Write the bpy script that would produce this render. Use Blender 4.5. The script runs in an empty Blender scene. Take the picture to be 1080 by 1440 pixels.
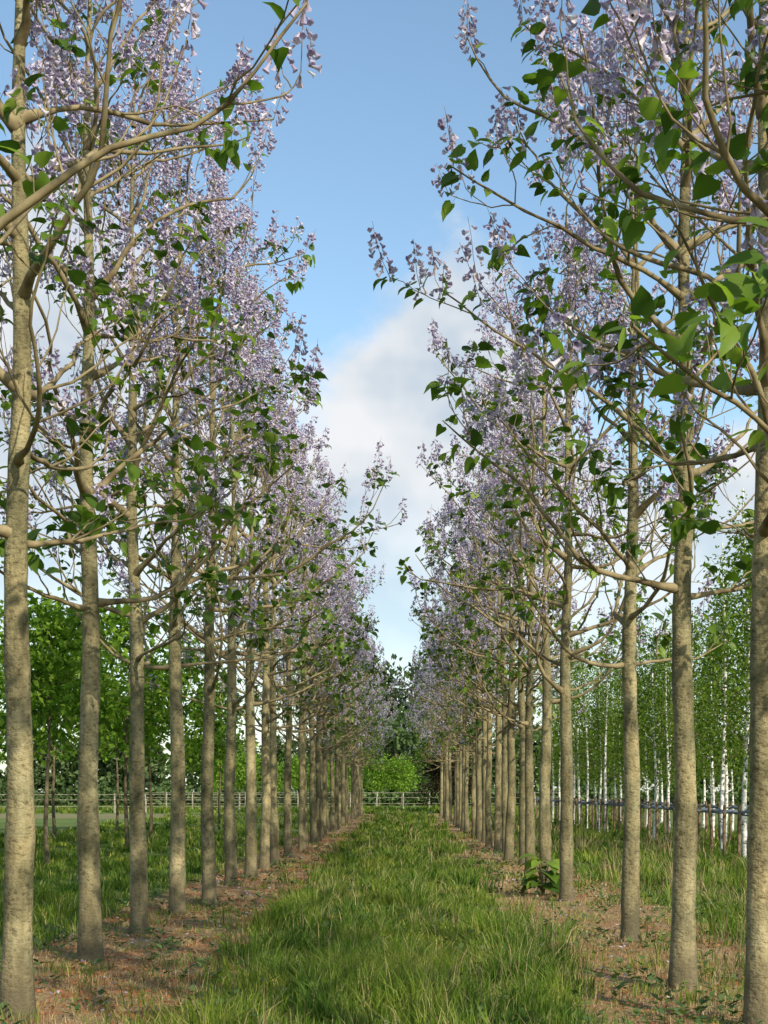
import bpy, math, random
import numpy as np
R=np.random.RandomState(7)
scene=bpy.context.scene

# ---------------------------------------------------------------- mesh builder
class MB:
    def __init__(s): s.v=[];s.n=0;s.q=[];s.t=[]
    def add(s,v,quads=None,tris=None,mat=0):
        v=np.asarray(v,dtype=np.float32)
        if quads is not None and len(quads): s.q.append((np.asarray(quads,dtype=np.int32)+s.n,mat))
        if tris is not None and len(tris): s.t.append((np.asarray(tris,dtype=np.int32)+s.n,mat))
        s.v.append(v); s.n+=len(v)
    def merge(s,o,loc,rz,sc):
        c,n=math.cos(rz)*sc,math.sin(rz)*sc; V=np.concatenate(o.v)
        W=np.stack([V[:,0]*c-V[:,1]*n+loc[0],V[:,0]*n+V[:,1]*c+loc[1],V[:,2]*sc],1).astype(np.float32)
        for a,m in o.q: s.q.append((a+s.n,m))
        for a,m in o.t: s.t.append((a+s.n,m))
        s.v.append(W); s.n+=len(W)
    def inst(s,T,quads,tris,P,Rm,S,mat=0):
        n=len(P); k=len(T)
        if n==0: return
        S=np.asarray(S); 
        if S.ndim==1: S=S[:,None].repeat(3,1)
        L=T[None,:,:]*S[:,None,:]
        V=P[:,None,:]+np.einsum('nij,nkj->nki',Rm,L)
        off=(np.arange(n)*k)[:,None,None]
        Q=None;Tr=None
        if quads is not None and len(quads): Q=(np.asarray(quads)[None]+off).reshape(-1,4)
        if tris is not None and len(tris): Tr=(np.asarray(tris)[None]+off).reshape(-1,3)
        s.add(V.reshape(-1,3),Q,Tr,mat)
    def mesh(s,name,mats,smooth=True):
        me=bpy.data.meshes.new(name)
        V=np.concatenate(s.v); 
        Q=np.concatenate([a for a,m in s.q]) if s.q else np.zeros((0,4),np.int32)
        T=np.concatenate([a for a,m in s.t]) if s.t else np.zeros((0,3),np.int32)
        mi=np.concatenate([np.full(len(a),m) for a,m in s.q]+[np.full(len(a),m) for a,m in s.t]).astype(np.int32)
        me.vertices.add(len(V)); me.vertices.foreach_set('co',V.ravel())
        nl=Q.size+T.size; me.loops.add(nl)
        me.loops.foreach_set('vertex_index',np.concatenate([Q.ravel(),T.ravel()]).astype(np.int32))
        npoly=len(Q)+len(T); me.polygons.add(npoly)
        ls=np.concatenate([np.arange(len(Q))*4, len(Q)*4+np.arange(len(T))*3]).astype(np.int32)
        me.polygons.foreach_set('loop_start',ls)
        for m in mats: me.materials.append(m)
        me.polygons.foreach_set('material_index',mi)
        me.polygons.foreach_set('use_smooth',np.full(npoly,smooth))
        me.update(calc_edges=True)
        return me
def obj(name,me,loc=(0,0,0),rz=0,sc=1):
    o=bpy.data.objects.new(name,me); o.location=loc; o.rotation_euler=(0,0,rz)
    o.scale=(sc,sc,sc) if not hasattr(sc,'__len__') else sc
    scene.collection.objects.link(o); return o
def nrm(a): return a/np.maximum(np.linalg.norm(a,axis=-1,keepdims=True),1e-9)
def frames(D,N):   # local Y -> D, local Z ~ N
    D=nrm(D); X=nrm(np.cross(D,N)); Z=np.cross(X,D)
    return np.stack([X,D,Z],axis=-1)
def tube(mb,P,rad,sides,mat):
    P=np.asarray(P,float); rad=np.asarray(rad,float); n=len(P)
    T=nrm(np.gradient(P,axis=0)); m=nrm(P[-1]-P[0])
    ref=np.array([0,0,1.]) if abs(m[2])<.7 else np.array([1.,0,0])
    U=nrm(np.cross(T,ref)); W=np.cross(T,U)
    a=np.arange(sides)*2*math.pi/sides
    V=P[:,None,:]+rad[:,None,None]*(np.cos(a)[None,:,None]*U[:,None,:]+np.sin(a)[None,:,None]*W[:,None,:])
    i=np.arange(n-1)[:,None]*sides; j=np.arange(sides)[None,:]; j2=(j+1)%sides
    Q=np.stack([i+j,i+j2,i+sides+j2,i+sides+j],-1).reshape(-1,4)
    mb.add(V.reshape(-1,3),Q,None,mat)

# ---------------------------------------------------------------- materials
def newmat(name):
    m=bpy.data.materials.new(name); m.use_nodes=True; nt=m.node_tree; nt.nodes.clear(); return m,nt
def N(nt,t,**k):
    n=nt.nodes.new(t)
    for a,b in k.items(): setattr(n,a,b)
    return n
def ramp(nt,fac,stops):
    r=N(nt,'ShaderNodeValToRGB'); el=r.color_ramp.elements
    while len(el)<len(stops): el.new(.5)
    for e,(p,c) in zip(el,stops): e.position=p; e.color=(*c,1)
    nt.links.new(fac,r.inputs[0]); return r.outputs[0]
def noise(nt,scale,detail=3,vec=None,rough=.55):
    n=N(nt,'ShaderNodeTexNoise'); n.inputs['Scale'].default_value=scale; n.inputs['Detail'].default_value=detail
    n.inputs['Roughness'].default_value=rough
    if vec is not None: nt.links.new(vec,n.inputs['Vector'])
    return n.outputs['Fac']
def mixc(nt,f,a,b,bt='MIX'):
    m=N(nt,'ShaderNodeMix',data_type='RGBA',blend_type=bt)
    for s,v in ((0,f),(6,a),(7,b)):
        if isinstance(v,(int,float)): m.inputs[s].default_value=v
        elif isinstance(v,tuple): m.inputs[s].default_value=(*v,1)
        else: nt.links.new(v,m.inputs[s])
    return m.outputs[2]
def mth(nt,op,a,b=None,c=None):
    m=N(nt,'ShaderNodeMath',operation=op)
    for i,v in enumerate((a,b,c)):
        if v is None: continue
        if isinstance(v,(int,float)): m.inputs[i].default_value=v
        else: nt.links.new(v,m.inputs[i])
    return m.outputs[0]
def leafmat(name,stops,trans=.35,gloss=False,tcol=(1.3,1.5,.6),patch=None):
    m,nt=newmat(name)
    g=N(nt,'ShaderNodeNewGeometry'); col=ramp(nt,g.outputs['Random Per Island'],stops)
    if patch:
        tc=N(nt,'ShaderNodeTexCoord'); f=noise(nt,1.1,2,tc.outputs['Object'],.65); col=mixc(nt,1.,col,ramp(nt,f,patch),'MULTIPLY')
    if gloss:
        p=N(nt,'ShaderNodeBsdfPrincipled'); p.inputs['Roughness'].default_value=.45; p.inputs['Specular IOR Level'].default_value=.3
        nt.links.new(col,p.inputs['Base Color'])
    else:
        p=N(nt,'ShaderNodeBsdfDiffuse'); nt.links.new(col,p.inputs['Color'])
    o=N(nt,'ShaderNodeOutputMaterial')
    if trans>0:
        t=N(nt,'ShaderNodeBsdfTranslucent'); nt.links.new(mixc(nt,1.,col,tcol,'MULTIPLY'),t.inputs['Color'])
        mx=N(nt,'ShaderNodeMixShader'); mx.inputs[0].default_value=trans
        nt.links.new(p.outputs[0],mx.inputs[1]); nt.links.new(t.outputs[0],mx.inputs[2]); nt.links.new(mx.outputs[0],o.inputs[0])
    else: nt.links.new(p.outputs[0],o.inputs[0])
    return m
def simplebark(name,stops,scale=5):
    m,nt=newmat(name); tc=N(nt,'ShaderNodeTexCoord')
    col=ramp(nt,noise(nt,scale,3,tc.outputs['Object'],.6),stops)
    p=N(nt,'ShaderNodeBsdfDiffuse'); nt.links.new(col,p.inputs['Color'])
    o=N(nt,'ShaderNodeOutputMaterial'); nt.links.new(p.outputs[0],o.inputs[0]); return m
def barkmat(name,stops,scale=6,stretch=(1,1,.3),bump=.4,foot=None,mott=(.33,.6)):
    m,nt=newmat(name)
    tc=N(nt,'ShaderNodeTexCoord'); mp=N(nt,'ShaderNodeMapping'); mp.inputs['Scale'].default_value=stretch
    oi=N(nt,'ShaderNodeObjectInfo'); ad=N(nt,'ShaderNodeVectorMath',operation='ADD')
    nt.links.new(tc.outputs['Object'],ad.inputs[0]); 
    sc=mth(nt,'MULTIPLY',oi.outputs['Random'],40.); nt.links.new(sc,ad.inputs[1])
    nt.links.new(ad.outputs[0],mp.inputs[0])
    f=noise(nt,scale,5,mp.outputs[0],.7); col=ramp(nt,f,stops)
    f2=noise(nt,2.6,4,ad.outputs[0],.62); d=ramp(nt,f2,[(mott[0],(.46,.49,.45)),(.5,(.9,.91,.86)),(mott[1],(1.14,1.11,1.02))])
    col=mixc(nt,1.,col,d,'MULTIPLY')
    mp2=N(nt,'ShaderNodeMapping'); mp2.inputs['Scale'].default_value=(22,22,34); nt.links.new(ad.outputs[0],mp2.inputs[0])
    f3=noise(nt,1.,3,mp2.outputs[0],.65); l=ramp(nt,f3,[(.33,(.38,.36,.32)),(.47,(1,1,1)),(.6,(1,1,1)),(.72,(1.28,1.28,1.22))]); col=mixc(nt,.85,col,l,'MULTIPLY')
    var=ramp(nt,oi.outputs['Random'],[(0,(.66,.67,.64)),(.5,(.88,.88,.84)),(1,(1.06,1.03,.97))]); col=mixc(nt,1.,col,var,'MULTIPLY')
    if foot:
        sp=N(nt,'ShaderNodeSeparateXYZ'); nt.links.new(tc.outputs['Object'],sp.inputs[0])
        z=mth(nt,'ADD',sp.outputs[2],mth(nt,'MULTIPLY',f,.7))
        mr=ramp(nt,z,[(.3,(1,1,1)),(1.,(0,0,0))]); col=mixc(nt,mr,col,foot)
    p=N(nt,'ShaderNodeBsdfPrincipled'); p.inputs['Roughness'].default_value=.9; p.inputs['Specular IOR Level'].default_value=.2
    nt.links.new(col,p.inputs['Base Color'])
    b=N(nt,'ShaderNodeBump'); b.inputs['Strength'].default_value=bump; b.inputs['Distance'].default_value=.022
    nt.links.new(mth(nt,'ADD',f,f3),b.inputs['Height']); nt.links.new(b.outputs[0],p.inputs['Normal'])
    o=N(nt,'ShaderNodeOutputMaterial'); nt.links.new(p.outputs[0],o.inputs[0]); return m

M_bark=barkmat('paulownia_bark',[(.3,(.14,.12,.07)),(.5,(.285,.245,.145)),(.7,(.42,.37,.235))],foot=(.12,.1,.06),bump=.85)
M_twig=simplebark('paulownia_twig',[(.35,(.13,.1,.055)),(.65,(.32,.26,.15))])
M_leaf=leafmat('paulownia_leaf',[(0,(.04,.08,.015)),(.3,(.075,.14,.02)),(.65,(.135,.22,.03)),(1,(.26,.36,.055))],.45,True)
M_flow=leafmat('paulownia_flower',[(0,(.40,.34,.5)),(.4,(.55,.49,.65)),(.75,(.69,.63,.75)),(1,(.84,.8,.86))],.35,False,(1.05,.97,1))
M_caly=leafmat('paulownia_calyx',[(0,(.14,.085,.035)),(1,(.28,.19,.08))],.0)

# ---------------------------------------------------------------- templates
def heart():
    h=[(0,0,0),(0,.35,-.03),(0,.7,-.12),(0,1,-.3)]
    e=[(.24,-.1,.05),(.45,.12,.08),(.42,.42,.04),(.24,.74,-.06)]
    V=h+e+[(-x,y,z) for x,y,z in e]+[(-.012,-.5,.1),(.012,-.5,.1),(.012,0,0),(-.012,0,0)]
    Q=[];T=[]
    for b,f in ((4,0),(8,1)):
        def o(*a): return a if f==0 else a[::-1]
        T.append(o(0,b,b+1)); Q.append(o(0,b+1,b+2,1)); Q.append(o(1,b+2,b+3,2)); T.append(o(2,b+3,3))
    Q.append((12,13,14,15))
    return np.array(V,float),np.array(Q),np.array(T)
HV,HQ,HT=heart()
def bell():
    V=[];Q=[]
    for y,r in ((.05,.1),(.72,.2),(1,.42)):
        for k in range(5):
            a=k*2*math.pi/5; rr=r*(1.0 if y<1 else 1+.15*math.cos(a)); V.append((rr*math.cos(a),y,rr*math.sin(a)))
    for i in range(2):
        for k in range(5): Q.append((i*5+k,i*5+(k+1)%5,i*5+5+(k+1)%5,i*5+5+k))
    return np.array(V),np.array(Q)
BV,BQ=bell()
B3=np.array([(.12*math.cos(a),.05,.12*math.sin(a)) for a in (0,2.1,4.2)]+[(.36*math.cos(a),1,.36*math.sin(a)) for a in (0,2.1,4.2)])
B3Q=np.array([(0,1,4,3),(1,2,5,4),(2,0,3,5)])
CV=np.array([(0,-.12,0),(.14,.2,0),(0,.2,.14),(-.14,.2,0),(0,.2,-.14)]);CT=np.array([(0,1,2),(0,2,3),(0,3,4),(0,4,1)])
LV=np.array([(0,0,0),(.32,.45,.05),(0,1,-.1),(-.32,.45,.05)],float);LQ=np.array([(0,1,2,3)])
L2V=np.array([(0,-.05,0),(.45,.25,.07),(0,1,-.25),(-.45,.25,.07),(0,.4,-.04)],float);L2Q=np.array([(0,1,2,4),(0,4,2,3)])

def rv(): return nrm(R.normal(size=3))
def branch(start,d0,L,up,n,wob=.06):
    P=[np.array(start,float)]; d=nrm(np.array(d0,float)); st=L/(n-1)
    for i in range(n-1):
        d=nrm(d+np.array([0,0,up])*st+R.normal(size=3)*wob)
        P.append(P[-1]+d*st)
    return np.array(P)
def at(P,t):
    x=t*(len(P)-1); i=min(int(x),len(P)-2); f=x-i
    return P[i]*(1-f)+P[i+1]*f, nrm(P[i+1]-P[i])

PM=[M_bark,M_twig,M_leaf,M_flow,M_caly]
def paulownia(seed,H=9.6,lod=0):
    global R
    R=np.random.RandomState(seed); mb=MB()
    n=34 if lod else 90; z=np.linspace(0,H,n); ph=R.uniform(0,6.28,4)
    wx=.022*np.sin(z*.7+ph[0])+.012*np.sin(z*2.1+ph[1]); wy=.022*np.sin(z*.6+ph[2])+.012*np.sin(z*1.9+ph[3])
    k=np.clip(z/1.5,0,1); lean=R.normal(0,.005,2)
    TP=np.stack([(wx-wx[0])*k+lean[0]*z,(wy-wy[0])*k+lean[1]*z,z-.05],1)
    rad=np.interp(z,[0,.15,.5,1.6,3.2,5.5,8,H],[.145,.117,.105,.092,.079,.054,.028,.007])*R.uniform(.93,1.07)
    rad=rad*(1+.03*np.sin(z*5+ph[0]))*(1+R.normal(0,.012,n))
    if not lod:
        for zn in np.arange(R.uniform(.5,1.2),H-1,.62): rad*=1+R.uniform(.02,.1)*np.exp(-((z-zn-R.normal(0,.1))/.09)**2)
    tube(mb,TP,rad,7 if lod else 14,0)
    tips=[]; leafP=[];leafD=[];leafS=[]
    def addleaves(P,t0,t1,cnt,smin,smax):
        for _ in range(cnt):
            p,d=at(P,R.uniform(t0,t1)); s=R.uniform(smin,smax)
            o=np.cross(d,rv()); o=nrm(o)*1.; dd=nrm(o+d*.5+np.array([0,0,R.uniform(-.6,.1)]))
            leafP.append(p+dd*s*.5); leafD.append(dd); leafS.append(s)
    az=R.uniform(0,6.28); zz=3.0+R.uniform(0,.35)
    s7,s5,s4=(4,3,3) if lod else (7,5,4)
    while zz<H-.35:
        f=(zz-3.0)/(H-3.0)
        for kk in range(2):
            if R.rand()<.1: continue
            a=az+kk*math.pi+R.normal(0,.35)
            L=np.interp(f,[0,.15,.35,.6,.85,1],[2.6,2.9,2.7,2.1,1.3,.6])*R.uniform(.6,1.15)
            inc=np.interp(f,[0,.4,1],[.05,.35,1.0])+R.normal(0,.16)
            c,_=at(TP,min(zz+R.uniform(-.08,.08),H-.1)/H)
            d0=np.array([math.cos(a)*math.cos(inc),math.sin(a)*math.cos(inc),math.sin(inc)])
            P=branch(c,d0,L,np.interp(f,[0,1],[.46,.3]),15,.15)
            r0=np.interp(L,[.5,2.8],[.011,.03])
            rr=np.linspace(r0,.006,15)*(1+R.normal(0,.09,15)); rr[0]*=1.9; rr[1]*=1.25
            tube(mb,P,rr,s7,1)
            tips.append((P[-1],nrm(P[-1]-P[-2]),P[-1][2],1)); 
            addleaves(P,.8,1,int(R.poisson(2.)),.08,.16)
            t=R.uniform(.22,.36)
            side=nrm(np.cross(d0,[0,0,1]))
            while t<.97:
                p,d=at(P,t)
                for sgn in (-1,1):
                    if R.rand()<.32: continue
                    L2=L*(1.1-t)*R.uniform(.35,.75)+.15
                    s2=nrm(side*sgn*R.uniform(.5,1.1)+d*.8+np.array([0,0,R.uniform(-.2,.7)]))
                    P2=branch(p,s2,L2,.7,7,.18)
                    tube(mb,P2,np.linspace(max(.006,r0*(1-t)*.6),.0035,7),s5,1)
                    tips.append((P2[-1],nrm(P2[-1]-P2[-2]),P2[-1][2],0))
                    addleaves(P2,.75,1,int(R.poisson(.7)),.07,.15)
                    if L2>.48:
                        for tt in np.arange(R.uniform(.35,.6),.92,.34):
                            if R.rand()<.25: continue
                            p3,d3=at(P2,tt)
                            s3=nrm(np.cross(d3,rv())*.8+d3*.8+np.array([0,0,.3]))
                            P3=branch(p3,s3,R.uniform(.18,.42),.6,4,.15)
                            tube(mb,P3,np.linspace(.0045,.003,4),s4,1)
                            tips.append((P3[-1],nrm(P3[-1]-P3[-2]),P3[-1][2],0))
                t+=R.uniform(.19,.3)
        az+=math.pi/2+R.normal(0,.35); zz+=R.uniform(.36,.6)
    tips.append((TP[-1],np.array([0,0,1.]),H,1))
    fP=[];fD=[];fS=[]
    for p,d,h,kd in tips:
        pf=np.interp(h,[3,4,5.2,7,9],[.08,.22,.55,.87,.95])
        pl=np.interp(h,[3,5,7,9],[.95,.68,.33,.15])
        if R.rand()<pf:
            Lp=R.uniform(.22,.52); ax=nrm(d*.4+np.array([0,0,1.])+R.normal(size=3)*.13)
            P=branch(p,ax,Lp,.3,4,.06); tube(mb,P,np.linspace(.0035,.0018,4),3,1)
            nf=int(R.uniform(13,25)*Lp/.32*(.65 if lod else 1))
            for i in range(nf):
                t=R.beta(1.1,1.3); q,_=at(P,t*.98); a=R.uniform(0,6.28)
                o=np.array([math.cos(a),math.sin(a),0]); rr=(1-t)*R.uniform(.02,.07)+.012
                q=q+o*rr+np.array([0,0,R.uniform(-.02,.02)])
                fP.append(q); fD.append(nrm(o*R.uniform(.3,.9)+np.array([0,0,R.uniform(-1,-.2)]))); fS.append(R.uniform(.04,.062)*(1.2 if lod else 1))
        if R.rand()<pl:
            P=branch(p-d*.12,d,.2,.1,3,.05); addleaves(P,.1,1,int(R.uniform(3,9)),.065,.155)
    fP=np.array(fP);fD=np.array(fD);fS=np.array(fS)
    Rm=frames(fD,nrm(R.normal(size=fD.shape)))
    if lod: mb.inst(B3,B3Q,None,fP,Rm,fS,3)
    else: mb.inst(BV,BQ,None,fP,Rm,fS,3); mb.inst(CV,None,CT,fP,Rm,fS*1.1,4)
    lP=np.array(leafP);lD=np.array(leafD);lS=np.array(leafS)
    up=np.array([0,0,1.])+R.normal(size=lD.shape)*.4
    S3=np.stack([lS*R.uniform(.75,1.05,len(lS)),lS,lS*R.uniform(.5,2.,len(lS))],1)
    if lod: mb.inst(L2V,L2Q,None,lP,frames(lD,up),S3,2)
    else: mb.inst(HV,HQ,HT,lP,frames(lD,up),S3,2)
    return mb
Hs=[9.7,9.3,9.9,9.1,9.6,9.4]
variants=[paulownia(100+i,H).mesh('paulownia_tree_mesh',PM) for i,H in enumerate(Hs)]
lods=[paulownia(200+i,H,1) for i,H in enumerate(Hs[:4])]
RR=random.Random(3)
left=[(-2.85,-6),(-2.85,7.0),(-2.73,9.9),(-2.84,12.7),(-3.0,15.9),(-2.94,18.2),(-2.76,19.9),(-2.84,23.1),(-2.74,25.2)]  # first tree is unseen, behind the camera, added for its shadows
y=27.9
while y<96: left.append((-2.78+RR.gauss(0,.07),y)); y+=2.75+RR.gauss(0,.25)
right=[(2.4,-5),(2.9,4.2),(2.45,6.6),(2.38,9.3),(2.30,11.5),(2.40,14.8),(2.36,20.2),(2.41,23.7),(2.41,26.6)]  # first one likewise out of view, added to cast shadows
y=29.6
while y<92: right.append((2.42+RR.gauss(0,.07),y)); y+=2.8+RR.gauss(0,.25)
idx=0
for rowi,row in enumerate((left,right)):
    far=MB()
    for x,yy in row:
        rz=RR.uniform(0,6.28); sc=RR.uniform(.95,1.05); v=(idx*5+RR.randint(0,1)); idx+=1
        if yy<42: obj('paulownia_tree',variants[v%6],(x,yy,0),rz,sc)
        else: far.merge(lods[v%4],(x,yy),rz,sc)
    obj('distant_paulownia_row',far.mesh('distant_paulownia_row_mesh',PM))

# ---------------------------------------------------------------- other trees
def leafy(name,seed,H,cb,rad,nbr,nleaf,ls,tr=.07,clump=.35,droop=0.,inc0=.5,shape='oval'):
    global R
    R=np.random.RandomState(seed); mb=MB(); n=16
    z=np.linspace(0,H*.96,n); TP=np.stack([.05*np.sin(z*.9+seed)*np.clip(z,0,1),.05*np.cos(z*.8+seed)*np.clip(z,0,1),z-.05],1)
    tube(mb,TP,np.interp(z,[0,.2,H],[tr*1.3,tr,.012]),9,0)
    C=[]
    for i in range(nbr):
        f=(i+R.rand())/nbr; zz=cb+f*(H-cb)*.93
        if shape=='oval': L=rad*(.45+.9*math.sin(math.pi*min(1,.18+f*.8))*.62)
        else: L=rad*(1.05-f)
        L*=R.uniform(.65,1.15); a=i*2.4+R.normal(0,.4); inc=inc0+f*.5+R.normal(0,.1)
        c,_=at(TP,zz/H); d0=np.array([math.cos(a)*math.cos(inc),math.sin(a)*math.cos(inc),math.sin(inc)])
        P=branch(c,d0,L,-droop+.1,6,.09); tube(mb,P,np.linspace(tr*.25,.005,6),4,1)
        for t in (.4,.6,.8,1.):
            p,d=at(P,t); C.append(p)
            if R.rand()<.8:
                P2=branch(p,nrm(d+rv()*.9),L*.35,-droop,4,.1); tube(mb,P2,np.linspace(.007,.003,4),3,1); C.append(P2[-1]);C.append(P2[2])
    C=np.array(C); w=R.rand(len(C))**1.3+.05; w/=w.sum()
    ci=R.choice(len(C),nleaf,p=w)
    off=R.normal(size=(nleaf,3))*clump*np.array([1,1,.6 if droop<=0 else 1.1])*.55
    P=C[ci]+off
    if droop>0: P[:,2]-=R.rand(nleaf)*.35
    D=R.normal(size=(nleaf,3))*.7+nrm(off)+np.array([0,0,-.35]); U=R.normal(size=(nleaf,3))*.6+np.array([0,0,1.])
    s=R.uniform(.65,1.25,nleaf)*ls
    mb.inst(LV,LQ,None,P,frames(D,U),s,2)
    return mb
M_grey=simplebark('young_tree_bark',[(.35,(.09,.075,.045)),(.65,(.2,.16,.1))])
M_map=leafmat('maple_leaf',[(0,(.06,.12,.016)),(.5,(.12,.22,.026)),(1,(.24,.36,.05))],.42)
M_dark=leafmat('dark_leaf',[(0,(.035,.06,.03)),(.5,(.06,.095,.045)),(1,(.1,.14,.06))],.15)
M_mid=leafmat('mid_leaf',[(0,(.06,.1,.04)),(.5,(.1,.155,.06)),(1,(.16,.22,.08))],.25)  # distance haze painted into this paler, bluish green; weeds share it
M_lime=leafmat('lime_leaf',[(0,(.11,.2,.03)),(.5,(.2,.33,.04)),(1,(.33,.46,.08))],.45)
M_cop=leafmat('copper_leaf',[(0,(.02,.012,.01)),(.6,(.035,.025,.015)),(1,(.05,.06,.02))],.15)
M_birl=leafmat('birch_leaf',[(0,(.07,.12,.018)),(.5,(.125,.2,.03)),(1,(.22,.3,.05))],.4)
M_bir,nt=newmat('birch_bark')
tc=N(nt,'ShaderNodeTexCoord'); mp=N(nt,'ShaderNodeMapping'); mp.inputs['Scale'].default_value=(5,5,14); nt.links.new(tc.outputs['Object'],mp.inputs[0])
f=noise(nt,1.2,4,mp.outputs[0],.7); col=ramp(nt,f,[(.36,(.05,.04,.03)),(.43,(.6,.57,.52)),(.55,(.82,.8,.76))])
p=N(nt,'ShaderNodeBsdfDiffuse'); nt.links.new(col,p.inputs['Color'])
o=N(nt,'ShaderNodeOutputMaterial'); nt.links.new(p.outputs[0],o.inputs[0])
MM=[M_grey,M_grey,M_map]; BM=[M_bir,M_grey,M_birl]
map_b=[leafy('maple_tree',20+i,5.4+i*.4,2.4,1.5,18,1700,.2,.055,.4) for i in range(3)]
bir_b=[leafy('birch_tree',40+i,7.8+i*.3,2.2,.95,30,2600,.1,.06,.32,droop=.35,inc0=.6,shape='cone') for i in range(3)]
map_v=[m.mesh('maple_tree_mesh',MM) for m in map_b]; bir_v=[m.mesh('birch_tree_mesh',BM) for m in bir_b]
grove=MB()
for x0,ys in ((-7.6,range(0,7)),(-11.2,range(0,6)),(-15.5,range(0,5))):
    for k in ys:
        yy=28.5+k*4.8+RR.gauss(0,.3)+(abs(x0)-7)*.5; x=x0+RR.gauss(0,.15); i=RR.randint(0,2); rz=RR.uniform(0,6.28); sc=RR.uniform(.82,1.1)
        if x0>-8: obj('maple_tree',map_v[i],(x,yy,0),rz,sc)
        else: grove.merge(map_b[i],(x,yy),rz,sc)
obj('maple_grove',grove.mesh('maple_grove_mesh',MM))
grove=MB()
for x0,y0,ny in ((7.7,29,17),(9.9,28,16),(12.4,29,14)):
    for k in range(ny):
        x,yy,i,rz,sc=x0+RR.gauss(0,.15),y0+k*2.9+RR.gauss(0,.35),RR.randint(0,2),RR.uniform(0,6.28),RR.uniform(.8,1.12)
        if x0<8 and k<8: obj('birch_tree',bir_v[i],(x,yy,0),rz,sc)
        else: grove.merge(bir_b[i],(x,yy),rz,sc)
obj('birch_grove',grove.mesh('birch_grove_mesh',BM))

M_wood=simplebark('stake_wood',[(.35,(.12,.085,.05)),(.65,(.27,.2,.12))])
M_tie=simplebark('tie_band',[(.4,(.08,.11,.15)),(.6,(.14,.17,.21))])
R=np.random.RandomState(5)
for x0,y0,y1 in ((7.45,28,80),(9.65,27,74)):
    mb=MB(); yy=y0
    while yy<y1:
        px=x0+R.normal(0,.03); tube(mb,[(px,yy,-.1),(px+R.normal(0,.02),yy,.6),(px+R.normal(0,.03),yy,1.28)],[.045,.042,.038],8,0)
        tube(mb,[(px-.06,yy,1.1),(px+.14,yy,1.14),(px+.34,yy+.02,1.1)],[.03,.045,.03],6,1)
        yy+=1.45
    ys=np.arange(y0,y1,1.3)
    tube(mb,np.stack([np.full(len(ys),x0+.05),ys,1.08+.02*np.sin(ys*2)],1),np.full(len(ys),.02),6,1)
    obj('stake_fence',mb.mesh('stake_fence_mesh',[M_wood,M_tie]))
# post-and-wire field fences (far left and end of avenue)
M_post=simplebark('post_wood',[(.35,(.2,.17,.13)),(.65,(.42,.38,.3))])
for x0,x1,yf,h in ((-60,-4.2,99,1.4),(-22,14,117,1.5)):
    mb=MB(); xs_=np.arange(x0,x1,2.2)
    for x in xs_: tube(mb,[(x,yf,-.1),(x+R.normal(0,.02),yf,h*.6),(x+R.normal(0,.04),yf,h)],[.07,.065,.06],7,0)
    for hz in (.35,.68,.95): tube(mb,np.stack([xs_,np.full(len(xs_),yf-.07),np.full(len(xs_),h*hz)],1),np.full(len(xs_),.018),5,0)
    obj('field_fence',mb.mesh('field_fence_mesh',[M_post]))

cop=leafy('copper_beech_tree',61,5.6,.5,2.0,40,7000,.18,.09,.5).mesh('copper_beech_tree_mesh',[M_grey,M_grey,M_cop])
obj('copper_beech_tree',cop,(3.0,98,0)); obj('copper_beech_tree',cop,(3.8,103,0),2,1.1)
lime=leafy('young_lime_tree',62,4.2,1.4,1.5,26,2800,.2,.06,.5)
g=MB()
for k,(x,yy) in enumerate([(-9.5,128),(-7,127),(-4.6,128),(-2.2,127),(-.2,126),(-12,128),(-14.5,129),(-17,128)]): g.merge(lime,(x,yy),k*1.3,RR.uniform(.9,1.15))
obj('distant_lime_row',g.mesh('distant_lime_row_mesh',[M_grey,M_grey,M_lime]))
def belt(name,items,nper,ls,mats,seed):
    global R
    R=np.random.RandomState(seed); mb=MB()
    for (x,y,h,r,m) in items:
        tube(mb,[(x,y,-.1),(x,y,h*.5),(x,y,h*.9)],[.3,.2,.04],6,0)
        nc=16; cz=R.uniform(.18,.95,nc)*h; rr=r*np.sin(np.pi*np.clip(cz/h*.85+.1,0,1))**.7
        a=R.uniform(0,6.28,nc); c=np.stack([x+rr*.7*np.cos(a),y+rr*.7*np.sin(a),cz],1)
        ci=R.randint(0,nc,nper); off=nrm(R.normal(size=(nper,3)))*(R.rand(nper,1)**.5)*np.array([.55*r,.55*r,.16*h])
        P=c[ci]+off; P[:,2]=np.maximum(P[:,2],.2)
        mb.inst(LV,LQ,None,P,frames(off+R.normal(size=off.shape)*.5,R.normal(size=off.shape)+np.array([0,0,1.])),R.uniform(.7,1.3,nper)*ls,m)
    obj(name,mb.mesh(name+'_mesh',mats,))
it=[]
for k in range(70):
    x=-95+k*2.8+RR.gauss(0,1.2); it.append((x,165+RR.gauss(0,6),RR.uniform(6,10.5) ,RR.uniform(2.4,3.8),RR.choice([1,2,2])))
for x,h in ((-4,15),(-1.5,19),(1,17),(3.4,20),(6,16),(9,14),(-7,12)): it.append((x,188,h,2.6,RR.choice([1,2])))
belt('distant_tree_line',it,1000,.8,[M_grey,M_dark,M_mid],71)
mb=MB(); R=np.random.RandomState(9); n=30000
P=np.stack([R.uniform(-90,90,n),150+R.normal(0,.7,n),R.rand(n)**.7*1.9*(1+.25*np.sin(np.arange(n)))],1)
P[:,2]*=(.8+.25*np.sin(P[:,0]*.7)+.15*np.sin(P[:,0]*2.3))
mb.inst(LV,LQ,None,P,frames(R.normal(size=(n,3)),R.normal(size=(n,3))+np.array([0,0,1.])),R.uniform(.3,.7,n),0)
obj('hedge',mb.mesh('hedge_mesh',[M_mid]))

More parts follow.
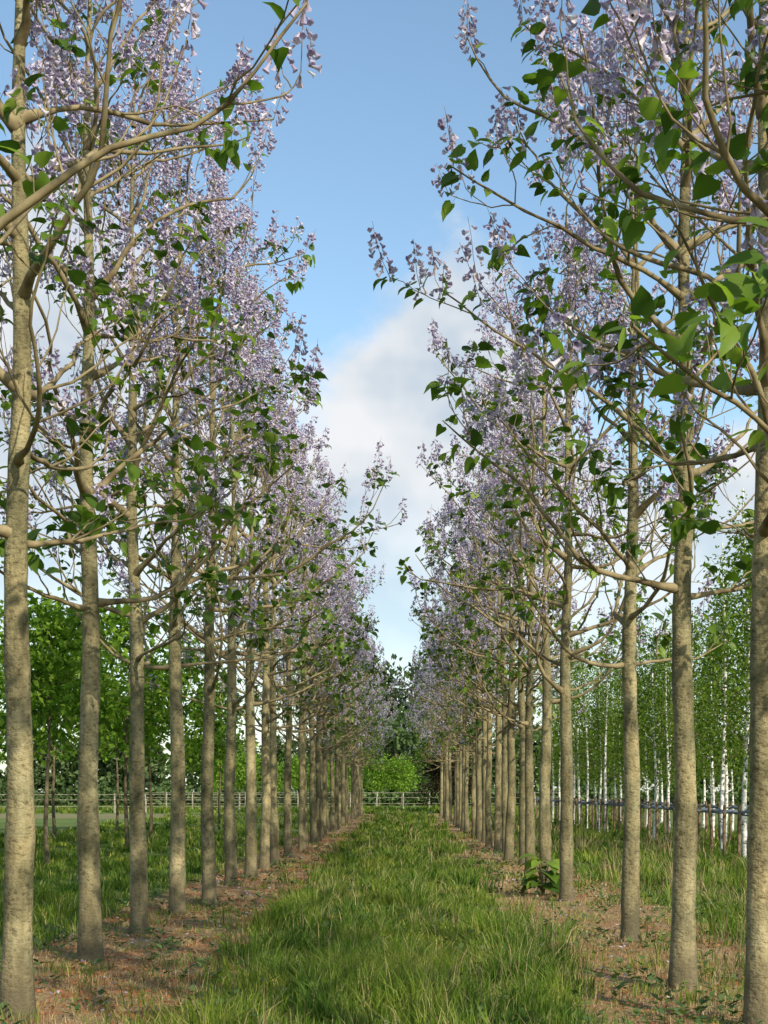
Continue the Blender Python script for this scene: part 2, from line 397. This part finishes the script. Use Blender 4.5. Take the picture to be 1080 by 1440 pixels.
# ---------------------------------------------------------------- ground
M_g,nt=newmat('ground_soil_and_turf')
tc=N(nt,'ShaderNodeTexCoord'); sp=N(nt,'ShaderNodeSeparateXYZ'); nt.links.new(tc.outputs['Object'],sp.inputs[0])
nz=noise(nt,1.6,5,tc.outputs['Object']); nf=noise(nt,25,5,tc.outputs['Object'],.7); nb=noise(nt,.12,3,tc.outputs['Object'])
soil=ramp(nt,nf,[(.3,(.19,.125,.065)),(.5,(.36,.245,.125)),(.7,(.47,.35,.2))])
rust=ramp(nt,noise(nt,2.4,5,tc.outputs['Object'],.65),[(.45,(0,0,0)),(.58,(1,1,1))])
lx=ramp(nt,mth(nt,'ADD',sp.outputs[0],.5),[(.0,(1,1,1)),(.1,(.5,.5,.5))])
soil=mixc(nt,mth(nt,'MULTIPLY',mth(nt,'MULTIPLY',rust,lx),.75),soil,(.38,.145,.055))
turf=ramp(nt,nf,[(.3,(.06,.09,.02)),(.55,(.11,.16,.035)),(.75,(.18,.22,.06))])
far=ramp(nt,nb,[(.35,(.1,.16,.035)),(.6,(.16,.2,.06))])
fy=N(nt,'ShaderNodeMapRange'); nt.links.new(sp.outputs[1],fy.inputs[0]); fy.inputs[1].default_value=35; fy.inputs[2].default_value=80
turf=mixc(nt,fy.outputs[0],turf,far)
xx=mth(nt,'ADD',sp.outputs[0],mth(nt,'MULTIPLY',mth(nt,'SUBTRACT',nz,.5),1.5))
def band(c,w):
    d=mth(nt,'SUBTRACT',w,mth(nt,'ABSOLUTE',mth(nt,'SUBTRACT',xx,c)))
    return mth(nt,'MULTIPLY',d,5.)
def cl(v):
    n=N(nt,'ShaderNodeClamp'); nt.links.new(v,n.inputs[0]); return n.outputs[0]
b1=cl(band(-2.6,1.2)); b2=cl(band(2.4,1.2))
ymax=cl(mth(nt,'MULTIPLY',mth(nt,'SUBTRACT',97.,sp.outputs[1]),.5))
bb=mth(nt,'MULTIPLY',mth(nt,'MAXIMUM',b1,b2),ymax)
col=mixc(nt,bb,turf,soil)
tr=cl(mth(nt,'MULTIPLY',mth(nt,'SUBTRACT',9.,mth(nt,'ABSOLUTE',mth(nt,'SUBTRACT',sp.outputs[1],88.))),.3)) 
tl=cl(mth(nt,'SUBTRACT',-4.5,sp.outputs[0])); col=mixc(nt,mth(nt,'MULTIPLY',mth(nt,'MULTIPLY',tr,tl),mth(nt,'ADD',nf,.2)),col,(.27,.22,.12))
p=N(nt,'ShaderNodeBsdfPrincipled'); p.inputs['Roughness'].default_value=.95; p.inputs['Specular IOR Level'].default_value=.1
nt.links.new(col,p.inputs['Base Color'])
b=N(nt,'ShaderNodeBump'); b.inputs['Distance'].default_value=.05; b.inputs['Strength'].default_value=.7; nt.links.new(nf,b.inputs['Height']); nt.links.new(b.outputs[0],p.inputs['Normal'])
o=N(nt,'ShaderNodeOutputMaterial'); nt.links.new(p.outputs[0],o.inputs[0])
def gz(x,y): return .035*np.sin(x*1.7+.5*np.sin(y*.6))*np.cos(y*.5)+.02*np.sin(y*1.3+x)
xs=np.concatenate([[-900,-300,-100,-50],np.arange(-30,30.1,.5),[50,100,300,900]]); ys=np.concatenate([[-300,-60,-20],np.arange(-8,110,.5),[130,160,250,500,1500]])
X,Y=np.meshgrid(xs,ys); Z=gz(X,Y)*(np.abs(X)<=30)*(Y<110)*(Y>-9)
nx=len(xs); i=(np.arange(len(ys)-1)[:,None]*nx+np.arange(nx-1)[None]).ravel()
mb=MB(); mb.add(np.stack([X.ravel(),Y.ravel(),Z.ravel()],1),np.stack([i,i+1,i+nx+1,i+nx],1),None,0)
obj('ground',mb.mesh('ground_mesh',[M_g]))

# ---------------------------------------------------------------- grass
M_gr=leafmat('grass_blade',[(0,(.075,.125,.02)),(.4,(.13,.21,.03)),(.75,(.2,.285,.05)),(.9,(.3,.35,.1)),(1,(.46,.41,.22))],.4,False,(1.15,1.25,.6),[(.36,(.45,.62,.55)),(.5,(1,1,1)),(.62,(1.3,1.1,1.))])
M_dry=leafmat('dry_grass_blade',[(0,(.2,.14,.08)),(.4,(.38,.28,.15)),(.75,(.5,.39,.22)),(1,(.18,.23,.06))],.2,False,(1,1,1))
def blades(mb,X,Y,H,W,ld,mat=0):
    n=len(X); ld=ld*H[:,None]; b=R.uniform(0,6.28,n); wx=np.cos(b)*W*.5; wy=np.sin(b)*W*.5
    Z=gz(X,Y)-.01
    V=np.zeros((n,5,3),np.float32)
    for k,(t,w,l) in enumerate(((0,1,0),(.55,.85,.3))):
        for s,sg in ((0,-1),(1,1)):
            V[:,k*2+s,0]=X+ld[:,0]*l+sg*wx*w; V[:,k*2+s,1]=Y+ld[:,1]*l+sg*wy*w; V[:,k*2+s,2]=Z+H*t
    V[:,4,0]=X+ld[:,0]; V[:,4,1]=Y+ld[:,1]; V[:,4,2]=Z+H*(1-.25*np.minimum(1,np.linalg.norm(ld,axis=1)/np.maximum(H,.01)))
    o=(np.arange(n)*5)[:,None]
    mb.add(V.reshape(-1,3),np.array([[0,1,3,2]])+o,np.array([[2,3,4]])+o,mat)
def clumps(mb,x0,x1,y0,y1,dens,per,hm,wd,spread=.09,edge=.25,mat=0,worn=False):
    nc=int((x1-x0)*(y1-y0)*dens/per); cx=R.uniform(x0,x1,nc)+R.normal(0,edge,nc); cy=R.uniform(y0,y1,nc)
    big=.7+.6*np.sin(cx*2.3+1.7*np.sin(cy*1.1))*np.sin(cy*1.7+1.3*np.sin(cx*1.9))+.4*R.rand(nc)
    if worn: # two faint wheel tracks
        tk=np.exp(-((np.abs(cx+.15+.06*np.sin(cy*.5))-.72)/.16)**2); big=big*(1-.55*tk)
    keep=R.rand(nc)<np.clip(big*1.3,.22,1); cx,cy,big=cx[keep],cy[keep],big[keep]; nc=len(cx)
    ch=hm*np.clip(big,.25,1.7)*R.uniform(.45,1.5,nc)
    ca=R.uniform(0,6.28,nc)
    ci=np.repeat(np.arange(nc),per); n=len(ci); off=R.normal(0,spread,(n,2))
    H=ch[ci]*R.uniform(.55,1.15,n); 
    ld=off/spread*.22+R.normal(0,.16,(n,2))+np.stack([np.cos(ca),np.sin(ca)],1)[ci]*.3
    blades(mb,cx[ci]+off[:,0],cy[ci]+off[:,1],H,np.full(n,wd)*R.uniform(.7,1.3,n),ld,mat)
R=np.random.RandomState(11); mb=MB()
for (y0,y1,dn,w) in ((8.5,13,2200,.008),(13,20,1300,.011),(20,32,600,.018),(32,52,260,.03),(52,97,90,.055)):
    clumps(mb,-1.45,1.15,y0,y1,dn,26,.225,w,.09,.26,0,True)
    clumps(mb,-8 if y0<20 else -14,-3.85,y0,y1,dn*.36,22,.16,w*1.2)
    clumps(mb,3.6,8 if y0<20 else 12,y0,y1,dn*.36,22,.24,w*1.2,.12)
    clumps(mb,-3.7,-1.7,y0,y1,dn*.05,14,.1,w); clumps(mb,1.5,3.6,y0,y1,dn*.09,14,.12,w)
clumps(mb,-30,25,97,125,20,20,.3,.08)
clumps(mb,-1.6,1.3,3,8.5,400,20,.22,.012)
obj('grass',mb.mesh('grass_mesh',[M_gr]))
mb=MB()
for (y0,y1,dn,w) in ((7,14,800,.006),(14,24,400,.009),(24,45,140,.018),(45,95,40,.035)):
    clumps(mb,-3.75,-1.5,y0,y1,dn,16,.055,w,.1,.15); clumps(mb,1.25,3.5,y0,y1,dn,16,.07,w,.1,.15)
    clumps(mb,3.5,7.5,y0,y1,dn*.12,12,.4,w*.8,.12); clumps(mb,-1.6,1.4,y0,y1,dn*.1,8,.28,w*.7,.1)
obj('dry_grass',mb.mesh('dry_grass_mesh',[M_dry]))
M_lit=leafmat('litter',[(0,(.14,.06,.03)),(.5,(.38,.12,.045)),(1,(.46,.22,.1))],0.)
def scatter(name,n,mat,smin,smax,rng,off=.012,patchy=False):
    mb=MB(); X=[];Y=[]
    for (x0,x1,y0,y1,fr) in rng:
        k=int(n*fr); X.append(R.uniform(x0,x1,k)); Y.append(y0+(y1-y0)*R.rand(k)**1.3)
    X=np.concatenate(X);Y=np.concatenate(Y)
    if patchy:
        k=R.rand(len(X))<np.clip(.5+1.2*np.sin(X*2.6+Y*.4)*np.sin(Y*1.15+X),.06,1); X=X[k];Y=Y[k]
    P=np.stack([X,Y,gz(X,Y)+off+R.rand(len(X))*.02],1); D=R.normal(size=P.shape)*np.array([1,1,.25])
    mb.inst(LV,LQ,None,P,frames(D,R.normal(size=P.shape)*.3+np.array([0,0,1.])),R.uniform(smin,smax,len(X)),0)
    obj(name,mb.mesh(name+'_mesh',[mat]))
scatter('leaf_litter',40000,M_lit,.015,.04,[(-3.6,-1.6,7,50,.64),(1.5,3.4,7,50,.36)],.02,True)
scatter('fallen_blossoms',800,M_flow,.035,.06,[(-3.6,-1.7,7,45,.4),(1.4,3.5,7,45,.6)],.03)
mb=MB(); n=1300; cx=np.concatenate([R.uniform(1.5,4.5,n//2),R.uniform(-3.9,-1.7,n//4),R.uniform(-1.6,1.4,n//4)]); cy=6+R.rand(len(cx))**1.5*34
ci=np.repeat(np.arange(len(cx)),7); k=len(ci); a=R.uniform(0,6.28,k); D=np.stack([np.cos(a),np.sin(a),R.uniform(.1,.9,k)],1)
P=np.stack([cx[ci],cy[ci],gz(cx[ci],cy[ci])+R.rand(k)*.1+.01],1)+D*.03
mb.inst(LV,LQ,None,P,frames(D,np.tile([0,0,1.],(k,1))),R.uniform(.04,.1,k),0)
obj('weeds',mb.mesh('weeds_mesh',[M_mid]))
mb=MB(); n=36; z=R.uniform(.12,.6,n); a=R.uniform(0,6.28,n); D=np.stack([np.cos(a),np.sin(a),R.uniform(-.4,.2,n)],1)
P=np.stack([np.cos(a)*.16,np.sin(a)*.16,z],1)
for k in range(8):
    q=R.randint(n); tube(mb,[(0,0,-.02),P[q]*np.array([.4,.4,.6]),P[q]],[.012,.009,.005],5,1)
mb.inst(HV,HQ,HT,P,frames(D,R.normal(size=D.shape)*.25+np.array([0,0,1.])),R.uniform(.18,.32,n),0)
obj('paulownia_sapling',mb.mesh('paulownia_sapling_mesh',[M_leaf,M_twig]),(2.15,21.4,0))

# ---------------------------------------------------------------- sky + sun
EL,AZ=31,32   # sun behind camera, to the right
w=bpy.data.worlds.new('World'); scene.world=w; w.use_nodes=True; nt=w.node_tree; nt.nodes.clear()
sky=N(nt,'ShaderNodeTexSky',sky_type='NISHITA'); sky.sun_disc=False; sky.sun_elevation=math.radians(EL); sky.sun_rotation=math.radians(180-AZ)
sky.air_density=1.0; sky.dust_density=.8; sky.ozone_density=1.2
tc=N(nt,'ShaderNodeTexCoord'); sp=N(nt,'ShaderNodeSeparateXYZ'); nt.links.new(tc.outputs['Generated'],sp.inputs[0])
mp=N(nt,'ShaderNodeMapping'); mp.inputs['Scale'].default_value=(1,1,1.2); mp.inputs['Location'].default_value=(.35,.2,.1); nt.links.new(tc.outputs['Generated'],mp.inputs[0])
n1=noise(nt,7.,6,mp.outputs[0],.58); n2=noise(nt,6,4,mp.outputs[0],.6)
def hump(c,wd,hgt):
    d=mth(nt,'DIVIDE',mth(nt,'SUBTRACT',sp.outputs[0],c),wd); return mth(nt,'MULTIPLY',mth(nt,'EXPONENT',mth(nt,'MULTIPLY',mth(nt,'MULTIPLY',d,d),-1.)),hgt)
top=mth(nt,'ADD',mth(nt,'ADD',hump(.02,.085,.135),hump(-.23,.08,.2)),.245)
e=mth(nt,'SUBTRACT',top,sp.outputs[2])
m=mth(nt,'ADD',mth(nt,'MULTIPLY',e,9.),mth(nt,'MULTIPLY',mth(nt,'SUBTRACT',n1,.5),2.4))
mr=N(nt,'ShaderNodeMapRange',interpolation_type='SMOOTHSTEP'); nt.links.new(m,mr.inputs[0]); mr.inputs[1].default_value=-.05; mr.inputs[2].default_value=.45
cc=ramp(nt,n2,[(.38,(.62,.71,.81)),(.48,(.83,.87,.91)),(.58,(.98,.98,.99))])
vm=N(nt,'ShaderNodeVectorMath',operation='SCALE'); nt.links.new(cc,vm.inputs[0]); vm.inputs['Scale'].default_value=6.3
lowf=N(nt,'ShaderNodeMapRange'); nt.links.new(sp.outputs[2],lowf.inputs[0]); lowf.inputs[1].default_value=0.; lowf.inputs[2].default_value=.22; lowf.inputs[3].default_value=.35; lowf.inputs[4].default_value=.95
fac=mth(nt,'MULTIPLY',mr.outputs[0],lowf.outputs[0])
skb=mixc(nt,1.,sky.outputs[0],(1.4,1.5,1.42),'MULTIPLY')
sc=mixc(nt,fac,skb,vm.outputs[0])
bg=N(nt,'ShaderNodeBackground'); bg.inputs[1].default_value=.148; nt.links.new(sc,bg.inputs[0])
o=N(nt,'ShaderNodeOutputWorld'); nt.links.new(bg.outputs[0],o.inputs[0])
ld=bpy.data.lights.new('sun','SUN'); ld.energy=5.; ld.angle=math.radians(.5); ld.color=(1,.91,.74)
so=bpy.data.objects.new('sun',ld); scene.collection.objects.link(so)
so.rotation_euler=(math.radians(90-EL),0,math.radians(AZ))
# ---------------------------------------------------------------- camera
cd=bpy.data.cameras.new('camera'); cd.sensor_fit='VERTICAL'; cd.sensor_height=36; cd.lens=49.2
cd.shift_y=(1112-720)/1440; cd.shift_x=-(567-540)/1440; cd.clip_end=3000
co=bpy.data.objects.new('camera',cd); co.location=(0,0,1.6); co.rotation_euler=(math.radians(90),0,0)
scene.collection.objects.link(co); scene.camera=co
scene.view_settings.view_transform='Standard'; scene.view_settings.look='None'; scene.view_settings.exposure=0
